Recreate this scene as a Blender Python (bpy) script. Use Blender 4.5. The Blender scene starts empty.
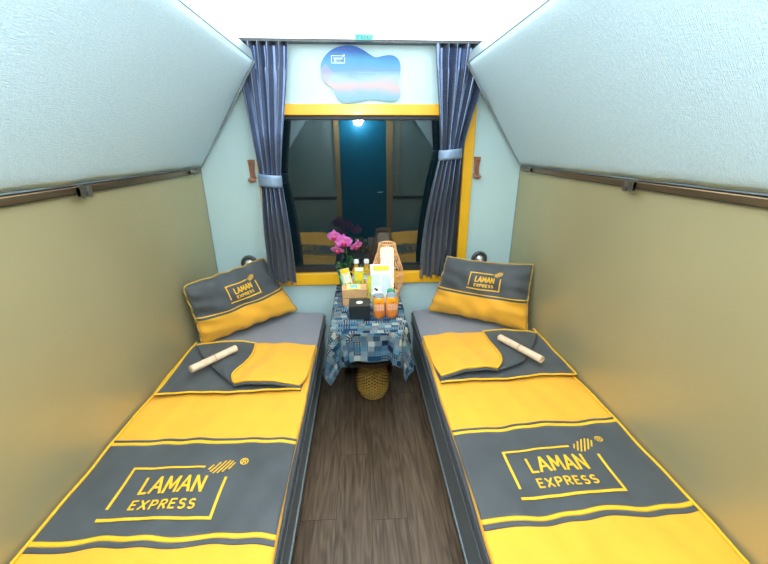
import bpy, bmesh, math, random
from mathutils import Vector, Matrix
random.seed(7)
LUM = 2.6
C = bpy.context.scene.collection
PI = math.pi
D = 2.302          # far wall
HW = 0.95          # half width of the compartment
REAR = -0.10
ZC = 2.024

# ---------------------------------------------------------------- materials
class N:
    def __init__(s, name):
        s.m = bpy.data.materials.new(name); s.m.use_nodes = True
        s.t = s.m.node_tree; s.b = s.t.nodes['Principled BSDF']
    def node(s, typ, **kw):
        n = s.t.nodes.new(typ)
        for k, v in kw.items(): setattr(n, k, v)
        return n
    def link(s, a, b): s.t.links.new(a, b)
    def put(s, sock, v):
        if isinstance(v, bpy.types.NodeSocket): s.link(v, sock)
        else: sock.default_value = v
    def math(s, op, a, b=0.0, c=0.0):
        n = s.node('ShaderNodeMath', operation=op)
        s.put(n.inputs[0], a); s.put(n.inputs[1], b); s.put(n.inputs[2], c)
        return n.outputs[0]
    def mix(s, f, a, b):
        n = s.node('ShaderNodeMix', data_type='RGBA')
        s.put(n.inputs[0], f); s.put(n.inputs[6], a); s.put(n.inputs[7], b)
        return n.outputs[2]
    def coord(s, which='Object', scale=(1, 1, 1)):
        tc = s.node('ShaderNodeTexCoord'); mp = s.node('ShaderNodeMapping')
        mp.inputs['Scale'].default_value = scale
        s.link(tc.outputs[which], mp.inputs[0]); return mp.outputs[0]
    def noise(s, vec, scale, detail=3, rough=.5):
        n = s.node('ShaderNodeTexNoise'); s.link(vec, n.inputs['Vector'])
        n.inputs['Scale'].default_value = scale; n.inputs['Detail'].default_value = detail
        n.inputs['Roughness'].default_value = rough
        return n.outputs['Fac']
    def ramp(s, f, stops):
        n = s.node('ShaderNodeValToRGB'); s.link(f, n.inputs[0]); e = n.color_ramp.elements
        while len(e) < len(stops): e.new(.5)
        for i, (p, c) in enumerate(stops): e[i].position = p; e[i].color = (*c, 1)
        return n.outputs[0]
    def bump(s, h, strength=.3, dist=.002):
        n = s.node('ShaderNodeBump'); n.inputs['Strength'].default_value = strength
        n.inputs['Distance'].default_value = dist; s.link(h, n.inputs['Height'])
        s.link(n.outputs[0], s.b.inputs['Normal'])

def lin(c): return tuple(((v/255)/12.92 if v/255 <= .04045 else ((v/255+.055)/1.055)**2.4) for v in c)

def mat(name, col, rough=.5, metal=0, var=.06, vs=6, bump=0, bs=300, bd=.001, coat=0, emit=None, es=0, sheen=0, stretch=(1, 1, 1), spec=.5):
    n = N(name); v = n.coord('Object', stretch)
    f = n.noise(v, vs, 4)
    c1 = tuple(max(0, x*(1-var)) for x in col); c2 = tuple(min(1, x*(1+var)) for x in col)
    n.link(n.ramp(f, [(.3, c1), (.7, c2)]), n.b.inputs['Base Color'])
    n.b.inputs['Roughness'].default_value = rough; n.b.inputs['Metallic'].default_value = metal
    n.b.inputs['Coat Weight'].default_value = coat
    n.b.inputs['Sheen Weight'].default_value = sheen
    n.b.inputs['Specular IOR Level'].default_value = spec
    if bump: n.bump(n.noise(v, bs, 2), bump, bd)
    if emit:
        n.b.inputs['Emission Color'].default_value = (*emit, 1); n.b.inputs['Emission Strength'].default_value = es
    return n.m

M = {}
M['yellow_cloth'] = mat('yellow cotton', (.90, .435, .030), .75, var=.04, vs=9, bump=.25, bs=500, sheen=.15)
M['grey_cloth'] = mat('charcoal cotton', (.060, .070, .080), .62, var=.12, vs=9, bump=.3, bs=450, sheen=.2)
M['yellow_print'] = mat('yellow embroidery', (.88, .50, .02), .6, var=.05, vs=60, bump=.2, bs=900)
M['gold_piping'] = mat('old gold piping', (.52, .33, .06), .6, var=.1, vs=60)
M['sheet'] = mat('grey bed sheet', (.25, .26, .30), .7, var=.05, vs=5, bump=.2, bs=500, sheen=.1)
M['mattress_side'] = mat('dark grey mattress side', (.13, .15, .18), .5, var=.15, vs=4, bump=.2, bs=400, stretch=(1, .3, 8))
M['alu'] = mat('brushed aluminium', (.36, .46, .50), .38, .5, var=.1, vs=8, stretch=(1, .2, 20))
M['bed_base'] = mat('grey laminated bunk board', (.15, .18, .21), .4, var=.1, vs=5, stretch=(1, .1, 10))
M['dark'] = mat('near black painted shade and print', (.012, .012, .014), .8)  # shade under the bunks put into colour; also black print on the pouch
M['wall_paint'] = mat('pale aqua wall laminate', (.48, .66, .69), .35, var=.02, vs=3, bump=.05, bs=80)
M['ceiling'] = mat('white ceiling laminate', (.93, .94, .94), .5, var=.01, vs=3)
M['yellow_frame'] = mat('yellow lacquered frame', (.85, .45, .015), .28, var=.05, vs=8, coat=.3)
M['gasket'] = mat('black rubber gasket', (.012, .016, .02), .45)
M['chrome'] = mat('chrome', (.75, .76, .76), .3, .85)
M['dark_metal'] = mat('dark gunmetal', (.10, .11, .12), .4, .6, var=.15, vs=40)
M['bronze'] = mat('brown anodised rail', (.24, .17, .10), .32, .85, var=.25, vs=6, stretch=(1, .5, 6))
M['bracket'] = mat('worn steel bracket', (.30, .27, .22), .3, .8, var=.25, vs=30)
M['wood_hook'] = mat('carved brown wood', (.28, .115, .055), .5, var=.35, vs=60, bump=.4, bs=90, stretch=(1, 1, .4))
M['towel'] = mat('beige rolled towel', (.78, .60, .42), .8, var=.08, vs=40, bump=.5, bs=260)
M['string'] = mat('twine', (.50, .33, .17), .9, bump=.3)
M['kraft'] = mat('kraft card', (.62, .36, .17), .7, var=.08, vs=20, bump=.1)
M['black_card'] = mat('black card', (.016, .02, .022), .35, var=.1, vs=10)
M['white_paper'] = mat('white printed paper', (.85, .87, .88), .5, var=.02)
M['green_plastic'] = mat('green plastic', (.01, .30, .16), .35)
M['white_plastic'] = mat('white plastic', (.85, .88, .88), .35)
M['yellow_label'] = mat('yellow printed film', (.90, .66, .03), .35, var=.08, vs=40)
M['lime_label'] = mat('lime printed film', (.66, .70, .06), .35, var=.1, vs=40)
M['red_ink'] = mat('red ink', (.60, .03, .015), .5)
M['can_orange'] = None
M['can_rim'] = mat('can aluminium', (.34, .40, .45), .5, .35, var=.05)
M['rattan'] = mat('split rattan', (.80, .47, .22), .55, var=.25, vs=50, bump=.3)
M['dark_wood'] = mat('dark stained wood', (.06, .028, .014), .35, var=.4, vs=5, stretch=(20, 2, 2))
M['leaf'] = mat('glossy orchid leaf', (.015, .09, .035), .35, var=.3, vs=15)
M['stem'] = mat('green stem', (.10, .20, .03), .5)
M['vase'] = mat('dark glazed pot', (.01, .03, .035), .2, coat=.5)
M['lip'] = mat('magenta orchid lip', (.42, .005, .12), .5)
M['door_blue'] = mat('teal blue door', (.004, .11, .20), .3, var=.1, vs=2)
M['door_tan'] = mat('tan door jamb', (.40, .27, .12), .4)
M['rear_wall'] = mat('grey green rear panel', (.25, .34, .34), .4, var=.08, vs=3)
M['trim_dark'] = mat('dark red brown strip', (.06, .025, .02), .4)
M['cyan'] = mat('cyan label film', (.10, .72, .66), .4)
M['glow_cyan'] = mat('cyan film with added glow', (.10, .72, .66), .4, emit=(.20, .95, .88), es=.8)  # glow added in the material to keep the label film bright
M['faint'] = mat('pale lilac ink', (.62, .60, .66), .5)
M['white_ink'] = mat('white ink', (.92, .95, .97), .5)
M['edge_trim'] = mat('satin aluminium edge', (.26, .33, .37), .45, .3, var=.15, vs=5, stretch=(1, .4, 5))

def m_bunk():
    n = N('pale blue embossed vinyl'); v = n.coord('Object', (1, 1, 1))
    w1 = n.noise(n.coord('Object', (60, 420, 60)), 1, 2); w2 = n.noise(n.coord('Object', (420, 60, 420)), 1, 2)
    f = n.math('ADD', w1, w2)
    n.link(n.ramp(n.math('MULTIPLY', f, .5), [(.35, (.47, .66, .77)), (.65, (.57, .76, .87))]), n.b.inputs['Base Color'])
    n.b.inputs['Roughness'].default_value = .5; n.bump(f, .7, .0025); return n.m
M['bunk'] = m_bunk()

def m_lower_wall():
    n = N('champagne satin laminate'); v = n.coord('Object')
    n.link(n.ramp(n.noise(v, 2.2, 3), [(.3, (.44, .40, .225)), (.7, (.475, .43, .25))]), n.b.inputs['Base Color'])
    n.b.inputs['Roughness'].default_value = .40; n.b.inputs['Metallic'].default_value = .42
    n.bump(n.noise(v, 6, 2), .05, .004); return n.m
M['lower_wall'] = m_lower_wall()

def m_floor():
    n = N('dark oak vinyl planks')
    tc = n.node('ShaderNodeTexCoord'); sp = n.node('ShaderNodeSeparateXYZ'); n.link(tc.outputs['Object'], sp.inputs[0])
    X, Y = sp.outputs[0], sp.outputs[1]
    pw = .152
    ix = n.math('FLOOR', n.math('DIVIDE', n.math('ADD', X, 10.045), pw))
    rnd = n.node('ShaderNodeTexWhiteNoise', noise_dimensions='1D'); n.link(ix, rnd.inputs['W'])
    yo = n.math('ADD', Y, n.math('MULTIPLY', rnd.outputs['Value'], 1.2))
    iy = n.math('FLOOR', n.math('DIVIDE', yo, 1.2))
    r2 = n.node('ShaderNodeTexWhiteNoise', noise_dimensions='2D')
    cb = n.node('ShaderNodeCombineXYZ'); n.link(ix, cb.inputs[0]); n.link(iy, cb.inputs[1]); n.link(cb.outputs[0], r2.inputs['Vector'])
    gv = n.node('ShaderNodeCombineXYZ')
    n.link(n.math('MULTIPLY', X, 13), gv.inputs[0]); n.link(n.math('MULTIPLY', Y, 1.5), gv.inputs[1]); n.link(n.math('MULTIPLY', r2.outputs['Value'], 40), gv.inputs[2])
    big = n.noise(gv.outputs[0], .9, 2)
    rings = n.math('SINE', n.math('MULTIPLY', big, 60))
    gv2 = n.node('ShaderNodeCombineXYZ')
    n.link(n.math('MULTIPLY', X, 90), gv2.inputs[0]); n.link(n.math('MULTIPLY', Y, 5), gv2.inputs[1]); n.link(n.math('MULTIPLY', r2.outputs['Value'], 90), gv2.inputs[2])
    fine = n.noise(gv2.outputs[0], 1, 4)
    f = n.math('ADD', n.math('MULTIPLY', rings, .10), fine)
    f = n.math('ADD', f, n.math('MULTIPLY', n.math('SUBTRACT', r2.outputs['Value'], .5), .12))
    col = n.ramp(f, [(.2, (.060, .037, .022)), (.5, (.125, .083, .052)), (.85, (.20, .140, .092))])
    fx = n.math('FRACT', n.math('DIVIDE', n.math('ADD', X, 10.045), pw)); fy = n.math('FRACT', n.math('DIVIDE', yo, 1.2))
    seam = n.math('MAXIMUM', n.math('LESS_THAN', fx, .012), n.math('LESS_THAN', fy, .0016))
    n.link(n.mix(seam, col, (.02, .014, .01, 1)), n.b.inputs['Base Color'])
    n.b.inputs['Roughness'].default_value = .42; n.bump(f, .25, .0015); return n.m
M['floor'] = m_floor()

def m_patch():
    n = N('indigo patchwork cotton')
    tc = n.node('ShaderNodeTexCoord'); sp = n.node('ShaderNodeSeparateXYZ'); n.link(tc.outputs['UV'], sp.inputs[0])
    U = n.math('ADD', sp.outputs[0], 10); V = n.math('ADD', sp.outputs[1], 10)
    iv = n.math('FLOOR', n.math('DIVIDE', V, .026))
    w = n.node('ShaderNodeTexWhiteNoise', noise_dimensions='1D'); n.link(iv, w.inputs['W'])
    uo = n.math('DIVIDE', n.math('ADD', U, n.math('MULTIPLY', w.outputs['Value'], .034)), .034)
    iu = n.math('FLOOR', uo)
    cb = n.node('ShaderNodeCombineXYZ'); n.link(iu, cb.inputs[0]); n.link(iv, cb.inputs[1])
    r = n.node('ShaderNodeTexWhiteNoise', noise_dimensions='2D'); n.link(cb.outputs[0], r.inputs['Vector'])
    sr = n.node('ShaderNodeSeparateColor'); n.link(r.outputs['Color'], sr.inputs[0])
    base = n.ramp(r.outputs['Value'], [(0, (.004, .014, .04)), (.3, (.006, .038, .095)), (.60, (.012, .085, .17)), (.84, (.05, .14, .19)), (.94, (.34, .36, .32))])
    base.node.color_ramp.interpolation = 'CONSTANT'
    fu = n.math('FRACT', n.math('DIVIDE', U, .0125)); fv = n.math('FRACT', n.math('DIVIDE', V, .0125))
    du = n.math('SUBTRACT', fu, .5); dv = n.math('SUBTRACT', fv, .5)
    dist = n.math('SQRT', n.math('ADD', n.math('MULTIPLY', du, du), n.math('MULTIPLY', dv, dv)))
    dots = n.math('LESS_THAN', dist, .28)
    stripes = n.math('LESS_THAN', n.math('FRACT', n.math('DIVIDE', n.math('ADD', U, V), .011)), .4)
    gu = n.math('SUBTRACT', n.math('FRACT', uo), .5); gv = n.math('SUBTRACT', n.math('FRACT', n.math('DIVIDE', V, .026)), .5)
    rad = n.math('SQRT', n.math('ADD', n.math('MULTIPLY', gu, gu), n.math('MULTIPLY', gv, gv)))
    rings = n.math('GREATER_THAN', n.math('SINE', n.math('MULTIPLY', rad, 36)), .35)
    g, b = sr.outputs[1], sr.outputs[2]
    p1 = n.math('MULTIPLY', n.math('LESS_THAN', g, .28), dots)
    p2 = n.math('MULTIPLY', n.math('MULTIPLY', n.math('GREATER_THAN', g, .28), n.math('LESS_THAN', g, .48)), stripes)
    p3 = n.math('MULTIPLY', n.math('GREATER_THAN', g, .66), rings)
    p = n.math('MAXIMUM', n.math('MAXIMUM', p1, p2), p3)
    fg = n.mix(b, (.08, .24, .36, 1), (.62, .62, .54, 1))
    seam = n.math('LESS_THAN', n.math('FRACT', uo), .03)
    col = n.mix(n.math('MULTIPLY', p, .85), base, fg)
    n.link(n.mix(seam, col, (.02, .05, .1, 1)), n.b.inputs['Base Color'])
    n.b.inputs['Roughness'].default_value = .8; n.b.inputs['Specular IOR Level'].default_value = .2
    n.bump(n.noise(n.coord('Object'), 500, 2), .2, .001); return n.m
M['patch'] = m_patch()
M['patch_back'] = mat('pale cloth reverse', (.34, .40, .40), .8)

def m_satin():
    n = N('blue grey satin'); v = n.coord('Object', (14, 14, 1.5))
    n.link(n.ramp(n.noise(v, 2, 3), [(.3, (.12, .17, .27)), (.7, (.18, .24, .37))]), n.b.inputs['Base Color'])
    n.b.inputs['Roughness'].default_value = .27; n.b.inputs['Metallic'].default_value = .85
    n.b.inputs['Anisotropic'].default_value = .4
    n.b.inputs['Sheen Weight'].default_value = .2
    n.bump(n.noise(n.coord('Object', (60, 60, 4)), 1, 2), .3, .003); return n.m
M['satin'] = m_satin()

def m_glass(name, col, ior, rough=0.0):
    n = N(name); n.b.inputs['Base Color'].default_value = (*col, 1)
    n.b.inputs['Transmission Weight'].default_value = 1; n.b.inputs['IOR'].default_value = ior
    f = n.noise(n.coord('Object'), 30, 3)
    n.b.inputs['Roughness'].default_value = rough; return n.m
M['glass'] = m_glass('dark double glazing', (.62, .80, .84), 1.72)
M['clear'] = m_glass('clear water bottle plastic', (.86, .95, .97), 1.33, .03)

def m_sky():
    n = N('printed sky acrylic')
    tc = n.node('ShaderNodeTexCoord'); sp = n.node('ShaderNodeSeparateXYZ'); n.link(tc.outputs['Object'], sp.inputs[0])
    t = n.math('DIVIDE', n.math('SUBTRACT', sp.outputs[2], 1.72), .285)
    wob = n.noise(n.coord('Object', (5, 5, 14)), 1, 3)
    t2 = n.math('ADD', t, n.math('MULTIPLY', n.math('SUBTRACT', wob, .5), .25))
    col = n.ramp(t2, [(.0, (.10, .30, .44)), (.16, (.22, .38, .48)), (.3, (.52, .37, .39)), (.44, (.30, .44, .50)), (.55, (.12, .27, .47)), (.72, (.05, .28, .48)), (.92, (.0, .09, .42))])
    g = n.node('ShaderNodeMath', operation='ABSOLUTE'); n.link(n.math('ADD', sp.outputs[0], .20), g.inputs[0])
    blob = n.math('LESS_THAN', n.math('ADD', g.outputs[0], n.math('MULTIPLY', n.math('ABSOLUTE', n.math('SUBTRACT', sp.outputs[2], 1.87)), 1.0)), .045)
    n.link(n.mix(n.math('MULTIPLY', blob, .45), col, (.42, .30, .52, 1)), n.b.inputs['Base Color'])
    n.b.inputs['Roughness'].default_value = .4; return n.m
M['sky_print'] = m_sky()

def m_can():
    n = N('orange juice can print')
    tc = n.node('ShaderNodeTexCoord'); sp = n.node('ShaderNodeSeparateXYZ'); n.link(tc.outputs['Object'], sp.inputs[0])
    col = n.ramp(n.math('DIVIDE', sp.outputs[2], .12), [(0, (.90, .20, .03)), (.3, (.95, .32, .05)), (.42, (.95, .44, .14)), (.75, (.97, .42, .02)), (1, (.97, .50, .02))])
    n.link(col, n.b.inputs['Base Color']); n.b.inputs['Roughness'].default_value = .28; n.b.inputs['Metallic'].default_value = .25
    return n.m
M['can_orange'] = m_can()

def m_petal():
    n = N('pink orchid petal'); f = n.noise(n.coord('Object'), 45, 3)
    n.link(n.ramp(f, [(.3, (.60, .08, .44)), (.7, (.80, .25, .66))]), n.b.inputs['Base Color'])
    n.b.inputs['Roughness'].default_value = .5; return n.m
M['petal'] = m_petal()

def m_wicker():
    n = N('golden woven wicker'); f = n.noise(n.coord('Object'), 60, 3)
    tc = n.node('ShaderNodeTexCoord'); sp = n.node('ShaderNodeSeparateXYZ'); n.link(tc.outputs['Object'], sp.inputs[0])
    a = n.math('MULTIPLY', n.math('ARCTAN2', sp.outputs[1], sp.outputs[0]), 18)
    z = n.math('MULTIPLY', sp.outputs[2], 300)
    g = n.math('MULTIPLY', n.math('SINE', a), n.math('SINE', z))
    hole = n.math('GREATER_THAN', g, .45)
    n.link(n.mix(hole, n.ramp(f, [(.3, (.46, .25, .035)), (.7, (.70, .42, .08))]), (.10, .05, .015, 1)), n.b.inputs['Base Color'])
    n.b.inputs['Roughness'].default_value = .5; n.bump(g, .6, .004); return n.m
M['wicker'] = m_wicker()
M['glow_ring'] = mat('white ring with added glow', (.85, .87, .88), .5, emit=(.92, .97, 1), es=.72)  # glow added so the ceiling ring does not look dark
M['glow_warm'] = mat('glowing paper shade', (.9, .8, .65), .6, emit=(1, .80, .60), es=1.0)
M['glow_white'] = mat('lit lamp globe', (.95, .97, 1), .4, emit=(.93, .98, 1), es=28)

# ---------------------------------------------------------------- mesh helpers
def mesh_obj(name, verts, faces, m, parent=None, smooth=False, uvs=None, mi=None, mats=None):
    me = bpy.data.meshes.new(name); me.from_pydata([tuple(v) for v in verts], [], faces); me.update()
    for mm in (mats or [m]): me.materials.append(mm)
    if mi:
        for p, k in zip(me.polygons, mi): p.material_index = k
    if smooth:
        for p in me.polygons: p.use_smooth = True
    if uvs:
        ul = me.uv_layers.new(name='UVMap')
        for l in me.loops: ul.data[l.index].uv = uvs[l.vertex_index]
    o = bpy.data.objects.new(name, me); C.objects.link(o)
    if parent:
        o.parent = parent; o.matrix_parent_inverse = Matrix.Identity(4)
        o.location = -parent.location if parent.rotation_euler.z == 0 and not parent.get('local') else Vector((0, 0, 0))
    return o
def recalc(o):
    bm = bmesh.new(); bm.from_mesh(o.data); bmesh.ops.recalc_face_normals(bm, faces=bm.faces); bm.to_mesh(o.data); bm.free(); return o
def solid(o, t, off=-1, mo=0):
    md = o.modifiers.new('thickness', 'SOLIDIFY'); md.thickness = t; md.offset = off
    if mo: md.material_offset = mo; md.material_offset_rim = mo
    return o
def bevel(o, w, seg=2):
    md = o.modifiers.new('bevel', 'BEVEL'); md.width = w; md.segments = seg; md.limit_method = 'ANGLE'
    return o
class B:
    """collects shapes of one mesh"""
    def __init__(s): s.v = []; s.f = []
    def add(s, v, f):
        k = len(s.v); s.v += [tuple(x) for x in v]; s.f += [tuple(i+k for i in q) for q in f]; return s
    def box(s, x0, x1, y0, y1, z0, z1):
        v = [(x, y, z) for z in (z0, z1) for y in (y0, y1) for x in (x0, x1)]
        return s.add(v, [(0, 2, 3, 1), (4, 5, 7, 6), (0, 1, 5, 4), (2, 6, 7, 3), (0, 4, 6, 2), (1, 3, 7, 5)])
    def tube(s, pts, r, seg=8, closed=False, caps=True):
        pts = [Vector(p) for p in pts]; n = len(pts); V = []; F = []
        up = Vector((0, 0, 1))
        for i, p in enumerate(pts):
            if closed: d = pts[(i+1) % n]-pts[i-1]
            else: d = pts[min(i+1, n-1)]-pts[max(i-1, 0)]
            d.normalize()
            u = up if abs(d.dot(up)) < .95 else Vector((1, 0, 0))
            a = d.cross(u).normalized(); b = a.cross(d).normalized()
            rr = r[i] if isinstance(r, (list, tuple)) else r
            for k in range(seg):
                t = 2*PI*k/seg; V.append(p+a*(rr*math.cos(t))+b*(rr*math.sin(t)))
        m = n if closed else n-1
        for i in range(m):
            j = (i+1) % n
            for k in range(seg): F.append((i*seg+k, i*seg+(k+1) % seg, j*seg+(k+1) % seg, j*seg+k))
        if not closed and caps: F.append(tuple(range(seg-1, -1, -1))); F.append(tuple((n-1)*seg+k for k in range(seg)))
        return s.add(V, F)
    def lathe(s, prof, c=(0, 0, 0), seg=32, cap=True):
        V = []; F = []
        for r, z in prof:
            for k in range(seg):
                t = 2*PI*k/seg; V.append((c[0]+r*math.cos(t), c[1]+r*math.sin(t), c[2]+z))
        for i in range(len(prof)-1):
            for k in range(seg): F.append((i*seg+k, i*seg+(k+1) % seg, (i+1)*seg+(k+1) % seg, (i+1)*seg+k))
        if cap: F.append(tuple(range(seg-1, -1, -1))); F.append(tuple((len(prof)-1)*seg+k for k in range(seg)))
        return s.add(V, F)
    def obj(s, name, m, parent=None, smooth=False):
        o = mesh_obj(name, s.v, s.f, m, parent, smooth)
        if smooth:
            try: o.data.set_sharp_from_angle(angle=math.radians(40))
            except Exception: pass
        return o
def grid(fn, nu, nv):
    V = [fn(i/(nu-1), j/(nv-1)) for j in range(nv) for i in range(nu)]
    F = [(j*nu+i, j*nu+i+1, (j+1)*nu+i+1, (j+1)*nu+i) for j in range(nv-1) for i in range(nu-1)]
    return V, F
def tag(o, label, cat, group=None, kind=None):
    o['label'] = label; o['category'] = cat
    if group: o['group'] = group
    if kind: o['kind'] = kind
    return o
def struct(o): o['kind'] = 'structure'; return o
def empty(name, loc, label, cat, group=None):
    o = bpy.data.objects.new(name, None); C.objects.link(o); o.location = loc; o.empty_display_size = .05
    return tag(o, label, cat, group)
def copy_tree(o, parent=None):
    c = o.copy(); C.objects.link(c)
    if parent: c.parent = parent
    for ch in list(o.children): copy_tree(ch, c)
    return c
def arc(cx, cy, rx, ry, a0, a1, n=8): return [(cx+rx*math.cos(math.radians(a0+(a1-a0)*i/n)), cy+ry*math.sin(math.radians(a0+(a1-a0)*i/n))) for i in range(n+1)]
GLYPH = {   # strokes of the plain sans capitals: (width, list of polylines) in a box 1 high
    'L': (.52, [[(0, 1), (0, 0), (.52, 0)]]),
    'A': (.86, [[(0, 0), (.43, 1), (.86, 0)], [(.16, .33), (.70, .33)]]),
    'M': (.95, [[(0, 0), (.06, 1), (.475, .25), (.89, 1), (.95, 0)]]),
    'N': (.72, [[(0, 0), (0, 1), (.72, 0), (.72, 1)]]),
    'E': (.52, [[(.52, 1), (0, 1), (0, 0), (.52, 0)], [(0, .52), (.44, .52)]]),
    'X': (.66, [[(0, 0), (.66, 1)], [(0, 1), (.66, 0)]]),
    'P': (.56, [[(0, 0), (0, 1), (.30, 1)]+arc(.30, .74, .26, .26, 90, -90)+[(0, .48)]]),
    'R': (.58, [[(0, 0), (0, 1), (.30, 1)]+arc(.30, .74, .26, .26, 90, -90)+[(0, .48)], [(.28, .48), (.58, 0)]]),
    'S': (.56, [arc(.28, .74, .26, .26, 40, 270)+arc(.28, .26, .28, .26, 90, -140)]),
}
def fit_text(s, x0, x1, y0, y1, lw=.02, gap=.3):
    """stroked capitals fitted into a rectangle"""
    V = []; F = []; tot = sum(GLYPH[c][0] for c in s)+gap*(len(s)-1); sx = (x1-x0)/tot; sy = y1-y0; cx = x0
    for c in s:
        w, pl = GLYPH[c]
        for line in pl:
            q = [(cx+a*sx, y0+b*sy) for a, b in line]
            for a, b in zip(q, q[1:]): bar2d(V, F, a, b, lw, 2, lw*.3)
        cx += (w+gap)*sx
    return V, F
def bar2d(V, F, a, b, w, n=8, ext=0):
    a = Vector(a); b = Vector(b); d = (b-a).normalized(); a = a-d*ext; b = b+d*ext; q = Vector((-d.y, d.x))*(w/2)
    k = len(V)
    for i in range(n+1):
        p = a.lerp(b, i/n); V.append(tuple(p+q)); V.append(tuple(p-q))
    for i in range(n): F.append((k+2*i+1, k+2*i+3, k+2*i+2, k+2*i))
def logo_geo(reg=True, lw=.027):
    """the frame logo in its own unit coordinates, frame = 0..1 by 0..0.6"""
    V = []; F = []
    bar2d(V, F, (0, .6), (0, .125), lw, ext=lw/2); bar2d(V, F, (0, .6), (.74, .6), lw)
    bar2d(V, F, (-.02, 0), (1, 0), lw*1.2, ext=lw/2); bar2d(V, F, (1, 0), (1, .47), lw, ext=0)
    for k in range(6):                                  # the slanted hatch mark
        cx = .80+.042*k; cy = .60+.004*k; h = (.035, .070, .090, .090, .075, .045)[k]
        bar2d(V, F, (cx-h*.45, cy-h), (cx+h*.55, cy+h), lw*.58, 2)
    v, f = fit_text('LAMAN', .20, .80, .29, .475, lw, .30); k = len(V); V += v; F += [tuple(i+k for i in q) for q in f]
    v, f = fit_text('EXPRESS', .20, .80, .105, .20, lw*.7, .42); k = len(V); V += v; F += [tuple(i+k for i in q) for q in f]
    if reg:
        n = 20; k = len(V); c = (1.13, .68)
        for i in range(n):
            t = 2*PI*i/n; V.append((c[0]+.045*math.cos(t), c[1]+.045*math.sin(t))); V.append((c[0]+.034*math.cos(t), c[1]+.034*math.sin(t)))
        for i in range(n):
            j = (i+1) % n; F.append((k+2*i, k+2*j, k+2*j+1, k+2*i+1))
        v, f = fit_text('R', c[0]-.014, c[0]+.018, c[1]-.022, c[1]+.022, .010); k = len(V); V += v; F += [tuple(i+k for i in q) for q in f]
    return V, F

# ---------------------------------------------------------------- the room
L = 2.55
struct(B().box(-HW, HW, REAR-.02, L, -.02, 0).obj('floor', M['floor']))
struct(B().box(-HW-.03, HW+.03, REAR-.05, D+.03, ZC, ZC+.03).obj('ceiling', M['ceiling']))
struct(B().box(-HW-.03, -HW, REAR-.05, D+.06, -.02, ZC).obj('wall_left', M['lower_wall']))
struct(B().box(HW, HW+.03, REAR-.05, D+.06, -.02, ZC).obj('wall_right', M['lower_wall']))
w = B()
wx, wz0, wz1 = .588, .728, 1.66; wl = .562
w.box(-HW, -wl, D, D+.09, 0, ZC).box(wx, HW, D, D+.09, 0, ZC).box(-wl, wx, D, D+.09, 0, wz0).box(-wl, wx, D, D+.09, wz1, ZC)
struct(w.obj('wall_far', M['wall_paint']))
# vertical corner beads between the far wall and side walls
for s, nm in ((-1, 'trim_1'), (1, 'trim_2')):
    struct(B().box(s*HW-(.004 if s > 0 else 0), s*HW+(.004 if s < 0 else 0), D-.004, D, .4, 1.5).obj(nm, M['edge_trim']))
r = B().box(-HW, -.33, REAR-.03, REAR, 0, ZC).box(.38, HW, REAR-.03, REAR, 0, ZC).box(-.33, .38, REAR-.03, REAR, 1.92, ZC)
struct(r.obj('wall_rear', M['rear_wall']))
dr = struct(B().box(-.27, .30, REAR-.03, REAR-.008, 0, 1.86).obj('door_1', M['door_blue']))
j = B().box(-.33, -.27, REAR-.03, REAR+.012, 0, 1.92).box(.30, .38, REAR-.03, REAR+.012, 0, 1.92).box(-.27, .30, REAR-.03, REAR+.012, 1.86, 1.92)
j.obj('door_frame', M['door_tan'], dr)
hd = B().tube([(.25, REAR-.01, .95), (.25, REAR+.035, .95), (.18, REAR+.035, .95)], .008, 10); hd.obj('handle', M['chrome'], dr)
struct(B().box(-HW, -.33, REAR, REAR+.008, .86, .90).box(.38, HW, REAR, REAR+.008, .86, .90).obj('trim_3', M['trim_dark']))
struct(B().box(.45, .47, REAR, REAR+.008, .90, 1.98).obj('trim_4', M['door_tan']))

# window: yellow frame, gasket, pane
win = bpy.data.objects.new('window_1', None); C.objects.link(win); struct(win)
f = B(); y0, y1 = D-.022, D+.012
oxl, ox, oz0, oz1 = .622, .648, .650, 1.718; wl, wx = .562, .588
f.box(-oxl, -wl, y0, y1, oz0, oz1).box(wx, ox, y0, y1, oz0, oz1).box(-wl, wx, y0, y1, 1.66, oz1).box(-wl, wx, y0-.01, y1, oz0, wz0)
fo = f.obj('window_frame', M['yellow_frame'], win); bevel(fo, .004)
f2 = B(); gx = .552; gl = .530
f2.box(-wl, -gl, D+.0, D+.07, wz0, wz1).box(gx, wx, D+.0, D+.07, wz0, wz1).box(-gl, gx, D+.004, D+.07, wz1-.020, wz1).box(-gl, gx, D+.004, D+.07, wz0, wz0+.028)
f2.obj('gasket', M['gasket'], win)
B().box(-gl, gx, D+.045, D+.053, wz0+.028, wz1-.02).obj('glass_pane', M['glass'], win)
struct(B().box(-.66, .66, 2.245, 2.301, 2.006, 2.022).obj('trim_5', M['dark_metal']))   # curtain track under the ceiling

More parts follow.
